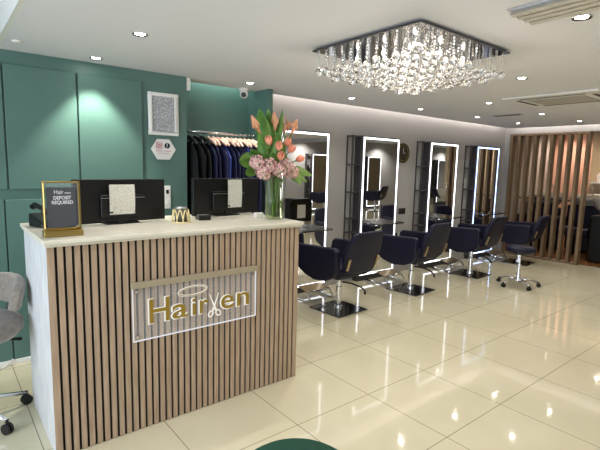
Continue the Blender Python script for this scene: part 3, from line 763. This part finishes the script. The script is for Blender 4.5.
# grey swivel chair at left
gc = thing('swivel_chair', 'grey velvet swivel chair on chrome castor base, cut by left photo edge', 'chair', (.085, 3.03, 0))
def shell(u, v):
    a = -1.05+2.1*u; r = .245+.03*v; z = .655+.17*v-.05*(2*u-1)**2*v
    return (r*math.sin(a), r*math.cos(a)*.95, z)
o = B().grid(shell, 20, 8).build('backrest', 'greyfab', gc, smooth=True, solid=.055, bevel=.02); o.rotation_euler = (0, 0, -1.1)
B().lathe([(.0005, .49), (.16, .49), (.24, .505), (.272, .54), (.268, .58), (.22, .61), (.0005, .615)], seg=40).build('seat', 'greyfab', gc, smooth=True)
B().tube([(.18, .10, .55), (.215, .12, .62), (.215, .12, .72)], .014, 8).build('back_support', 'blackpl', gc, smooth=True)
B().cyl((0, 0, .07), (0, 0, .25), .03).cyl((0, 0, .25), (0, 0, .48), .018).build('gas_column', 'chrome', gc, bevel=.002)
B().box(-.1, .1, -.08, .08, .465, .492).build('seat_plate', 'blackpl', gc, bevel=.004)
B().tube([(.05, .0, .455), (.16, .03, .45), (.26, .05, .425)], [.006, .006, .011], 8).build('lever', 'blackpl', gc, smooth=True)
star_base(gc, .275, .085, 'chrome', .03, -1.05)

# green velvet stool, bottom edge
gs = thing('velvet_stool', 'dark green velvet round stool at the bottom edge of the photo', 'stool', (.90, 1.09, 0))
B().lathe([(.0005, .33), (.20, .33), (.215, .345), (.22, .42), (.212, .455), (.19, .472), (.0005, .48)], seg=48).build('seat', 'greenvelvet', gs, smooth=True)
b = B(); b.tube([(.217*math.cos(2*PI*k/48), .217*math.sin(2*PI*k/48), .343) for k in range(48)], .005, 6, True); b.build('piping', 'gold', gs, smooth=True)
for k in range(4):
    a = PI/4+k*PI/2
    B().cyl((.14*math.cos(a), .14*math.sin(a), .34), (.18*math.cos(a), .18*math.sin(a), 0), .013, .009).build('leg', 'gold', gs, bevel=.001)

# cable on the floor by skirting
cb = B().tube([(.02, 3.70, .008), (.12, 3.67, .008), (.22, 3.70, .008), (.30, 3.72, .012), (.36, 3.745, .05)], .006, 6).build('power_cable', 'whitepl', None, smooth=True)
tag(cb, 'white cable lying on the tiles along the green wall', 'cable')

# ================================================================== SLATTED SCREEN
sc = thing('slatted_screen', 'tall taupe timber slatted room divider at the end of the mirror wall', 'room divider', (8.1, 0, 0))
B().box(-.02, .12, 2.765, 4.04, 2.125, 2.160).build('top_rail', 'taupe', sc, bevel=.002)
B().box(-.02, .12, 2.765, 4.04, 0, .03).build('bottom_rail', 'taupe', sc, bevel=.002)
ns = 10
for k in range(ns):
    y = 2.768+k*(1.224/(ns-1))
    B().box(-.01, .11, y, y+.045, .03, 2.125).build('slat', 'taupe', sc, bevel=.002)

# ================================================================== BACK ROOM
def backwash(label, x, y, rz):
    t = thing('backwash_unit', label, 'backwash chair', (x, y, 0), rz, 'backwash units behind the slatted screen')
    B().box(-.30, .30, -.10, .22, 0, .80).build('pedestal', 'blackpl', t, bevel=.05, seg=4)
    def bw(u, v):
        a = 2*PI*u; r = (.10+.17*math.sin(PI/2*v)); return (r*1.15*math.cos(a), .05+r*math.sin(a), .84+.23*v**1.5+.03*math.sin(a)*v)
    B().grid(bw, 32, 8).build('basin', 'basin', t, smooth=True, solid=.02)
    B().tube([(0, .26, 1.0), (0, .26, 1.22), (0, .20, 1.25), (0, .13, 1.20)], .011, 8).build('tap', 'chrome', t, smooth=True)
    B().box(-.27, .27, -.62, -.10, .34, .50).build('seat', 'leather', t, bevel=.04)
    b = B().box(-.27, .27, -.20, -.10, .48, .90); b.build('backrest', 'leather', t, bevel=.04)
    for s in (-1, 1): B().box(s*.31-.045, s*.31+.045, -.60, -.08, .30, .66).build('armrest', 'leather', t, bevel=.03)
    return t
backwash('black backwash unit with grey basin at the right photo edge', 8.76, 2.50, PI/2)
backwash('black backwash chair seen through the middle slats', 9.62, 3.22, -PI/2)
backwash('black backwash chair seen through the left slats', 9.62, 3.94, -PI/2)
# rail / hose behind slats
o = B().cyl((8.55, 3.1, 1.02), (8.55, 4.1, 1.02), .012).cyl((8.55, 3.1, 0), (8.55, 3.1, 1.02), .012).cyl((8.55, 4.1, 0), (8.55, 4.1, 1.02), .012).build('trolley_rail', 'blackpl', None, smooth=True)
tag(o, 'thin black horizontal rail on posts behind the slatted screen', 'rail')
# bottles on a shelf in the back room
sh = thing('product_shelf', 'pale floating shelf on the far back room wall, behind the slats', 'shelf', (10.2, 3.0, 1.30))
B().box(-.16, 0, -.35, .35, 0, .03).build('board', 'white', sh, bevel=.002)
bt = thing('bottle', 'white pump bottle on the far shelf, left of two', 'bottle', (10.12, 3.22, 1.331), 0, 'bottles on back room shelf')
B().lathe([(.0005, 0), (.035, 0), (.038, .02), (.038, .14), (.015, .17), (.015, .19), (.0005, .19)]).build('body', 'whitepl', bt, smooth=True)
B().cyl((0, 0, .19), (0, 0, .22), .012).tube([(0, 0, .22), (-.04, 0, .22)], .006, 6).build('pump', 'gold', bt)
copy_tree(bt, (10.12, 3.08, 1.331), 0, 'white pump bottle on the far shelf, right of two')

# ================================================================== CEILING FITTINGS
ac = thing('ceiling_air_conditioner', 'square cream ceiling air conditioning cassette at the right', 'air conditioner', (4.98, 1.98, CZ))
B().box(-.38, .38, -.44, .44, -.022, 0).build('panel', 'whitepl', ac, bevel=.008)
B().box(-.22, .22, -.26, .26, -.03, -.022).build('intake_grille', 'satinwhite', ac, bevel=.003)
for (a, b_, c_, d_) in ((-.30, -.27, -.30, .30), (.27, .30, -.30, .30), (-.22, .22, -.37, -.33), (-.22, .22, .33, .37)):
    B().box(a, b_, c_, d_, -.0245, -.0215).build('air_slot', 'shelfgrey', ac)
gv = thing('ceiling_grille', 'long aluminium slot grille at the top right of the ceiling', 'ceiling vent', (2.20, .70, CZ), -.05)
B().box(-.11, .11, -.75, .42, -.006, 0).build('frame', 'alu', gv, bevel=.002)
for k in range(4):
    x = -.085+k*.057
    B().box(x-.004, x+.022, -.74, .41, -.030, -.006, rot=Matrix.Rotation(.25, 4, 'Y')).build('blade', 'alu', gv)
v2 = thing('ceiling_vent', 'small slotted grey vent in the ceiling near the far corner', 'ceiling vent', (6.02, 3.08, CZ))
B().box(-.06, .06, -.20, .20, -.008, 0).build('frame', 'alu', v2, bevel=.002)
for k in range(3): B().box(-.045+k*.033, -.030+k*.033, -.18, .18, -.010, -.0075).build('slot', 'shelfgrey', v2)
sn = B().lathe([(.0005, -.012), (.025, -.010), (.032, 0), (.0005, 0)]).build('ceiling_sensor', 'whitepl', None, smooth=True); sn.location = (.459, 3.477, CZ)
tag(sn, 'tiny white disc sensor on the ceiling at upper left', 'sensor')

# ================================================================== CHANDELIER
CX, CY = 2.375, 1.875; HW, HD = .455, .415
cd = thing('chandelier', 'square flush crystal chandelier with mirrored plate and hanging glass balls', 'chandelier', (CX, CY, 0))
B().box(-HW+.03, HW-.03, -HD+.03, HD-.03, CZ-.012, CZ).build('ceiling_canopy', 'shelfgrey', cd)
B().box(-HW, HW, -HD, HD, CZ-.022, CZ-.012).build('mirror_plate', 'darkchrome', cd, bevel=.003)
for i in range(3):
    for j in range(3):
        x, y = (i-1)*.24, (j-1)*.22
        b = B().cyl((x, y, CZ-.022), (x, y, CZ-.045), .012, seg=14); hd = b.build('lamp_holder', 'chrome', cd)
        B().ball((x, y, CZ-.060), .011, 2, (1, 1, 1.4)).build('bulb', 'bulb', hd, smooth=True)
PL = CZ-.022
cache = {}
def strand_mesh(nb):
    if nb in cache: return cache[nb]
    b = B(); z = -.006
    for k in range(nb): b.ball((0, 0, z), .0082, 1); z -= .0172
    R = .0245
    b.ball((0, 0, z-R+.006), R, 3)
    me = bpy.data.meshes.new('crystal_strand'); b.bm.to_mesh(me)
    for p_ in me.polygons: p_.use_smooth = len(p_.vertices) == 3 and p_.area > 0 and p_.center.z < z; b.bm.free(); me.materials.append(M['crystal']); cache[nb] = me; return me
pos = []
NG = 12
for i in range(NG):
    for j in range(NG):
        x = -HW+.03+(2*HW-.06)*i/(NG-1); y = -HD+.03+(2*HD-.06)*j/(NG-1)
        u, v_ = abs(x)/HW, abs(y)/HD; d = max(u, v_)*.6+.4*math.hypot(u, v_)/1.41
        nb = 5+round(6.5*(1-d))+((i+j) % 2)
        pos.append((x, y, nb))
pos.sort(key=lambda p: (p[0]*.624+p[1]*.77)+(.03*random.random()))      # nearest first
for x, y, nb in pos[:100]:
    o = bpy.data.objects.new('crystal_strand', strand_mesh(nb)); COL.objects.link(o); o.parent = cd
    o.location = (x, y, PL); o.rotation_euler = (0, 0, random.uniform(0, PI))
b = bmesh.new()
for x, y, nb in pos[100:]:
    n0 = len(b.verts); b.from_mesh(strand_mesh(nb)); b.verts.ensure_lookup_table()
    bmesh.ops.translate(b, vec=(x, y, PL), verts=b.verts[n0:])
me = bpy.data.meshes.new('crystal_strands'); b.to_mesh(me); b.free(); me.materials.append(M['crystal'])
o = bpy.data.objects.new('crystal_curtain', me); COL.objects.link(o); o.parent = cd; o['kind'] = 'stuff'
L = bpy.data.lights.new('chandelier_light', 'POINT'); L.energy = 14; L.color = (1, .88, .74); L.shadow_soft_size = .25
lo = bpy.data.objects.new('chandelier_light', L); COL.objects.link(lo); lo.location = (CX, CY, 1.82)

# ================================================================== OTHER LIGHTS
def area(name, loc, rot, sx, sy, e, col):
    L = bpy.data.lights.new(name, 'AREA'); L.shape = 'RECTANGLE'; L.size = sx; L.size_y = sy; L.energy = e; L.color = col
    o = bpy.data.objects.new(name, L); COL.objects.link(o); o.location = loc; o.rotation_euler = rot; return o
area('daylight', (-3.0, .25, 1.4), (0, -PI/2, 0), 2.0, 5.2, 190, (.84, .92, 1))       # daylight through the shop window
far_spots = [(10.15, 3.85, 60, (1, .78, .62), 2.42, 'warm spotlight in the back room ceiling, behind the slatted screen'), (9.7, 2.75, 45, (1, .82, .62), 2.42, 'warm spotlight in the back room ceiling near the grey basin'),
 (9.6, -.6, 20, (1, .88, .72), 2.42, 'spotlight in the far room ceiling, nearest of three'), (9.2, -2.95, 110, (1, .97, .93), 2.42, 'added fill spotlight over the opposite wall, nearest the far room opening'),
 (12.9, -2.95, 110, (1, .97, .93), 2.42, 'added fill spotlight over the opposite wall in the middle of the far room'), (17.0, -2.95, 110, (1, .97, .93), 2.42, 'added fill spotlight over the opposite wall at the far end')]  # opposite-wall spots are added to brighten what the mirrors reflect
for x, y, e, c, z, lb in far_spots:
    copy_tree(dl, (x, y, z), 0, lb, group='spotlights in the rooms beyond')
    L = bpy.data.lights.new('spot', 'SPOT'); L.energy = e; L.color = c; L.shadow_soft_size = .03; L.spot_size = math.radians(140); L.spot_blend = .8
    lo = bpy.data.objects.new('spot_light', L); COL.objects.link(lo); lo.location = (x, y, z-.015)
w = bpy.data.worlds.new('World'); S.world = w; w.use_nodes = True
w.node_tree.nodes['Background'].inputs[0].default_value = (.55, .72, 1, 1); w.node_tree.nodes['Background'].inputs[1].default_value = 1.2

# ================================================================== CAMERA
cam = bpy.data.cameras.new('camera'); cam.lens = 27; cam.sensor_width = 36; cam.clip_start = .05
co = bpy.data.objects.new('camera', cam); COL.objects.link(co)
R0 = Vector((.77876, -.62684, .02478)); D0 = Vector((-.06279, -.11719, -.99112)); F0 = Vector((.62418, .77029, -.13063))
mw = Matrix((( R0.x, -D0.x, -F0.x, 0), (R0.y, -D0.y, -F0.y, 0), (R0.z, -D0.z, -F0.z, 1.507), (0, 0, 0, 1)))
co.matrix_world = mw
S.camera = co
S.view_settings.view_transform = 'Standard'; S.view_settings.look = 'None'; S.view_settings.gamma = 1; S.view_settings.use_curve_mapping = False
S.view_settings.exposure = 0.22
S.cycles.use_denoising = True
S.cycles.max_bounces = 12; S.cycles.transparent_max_bounces = 32; S.cycles.transmission_bounces = 10; S.cycles.glossy_bounces = 6; S.cycles.diffuse_bounces = 4
S.cycles.sample_clamp_indirect = 8
S.cycles.caustics_reflective = False; S.cycles.caustics_refractive = False
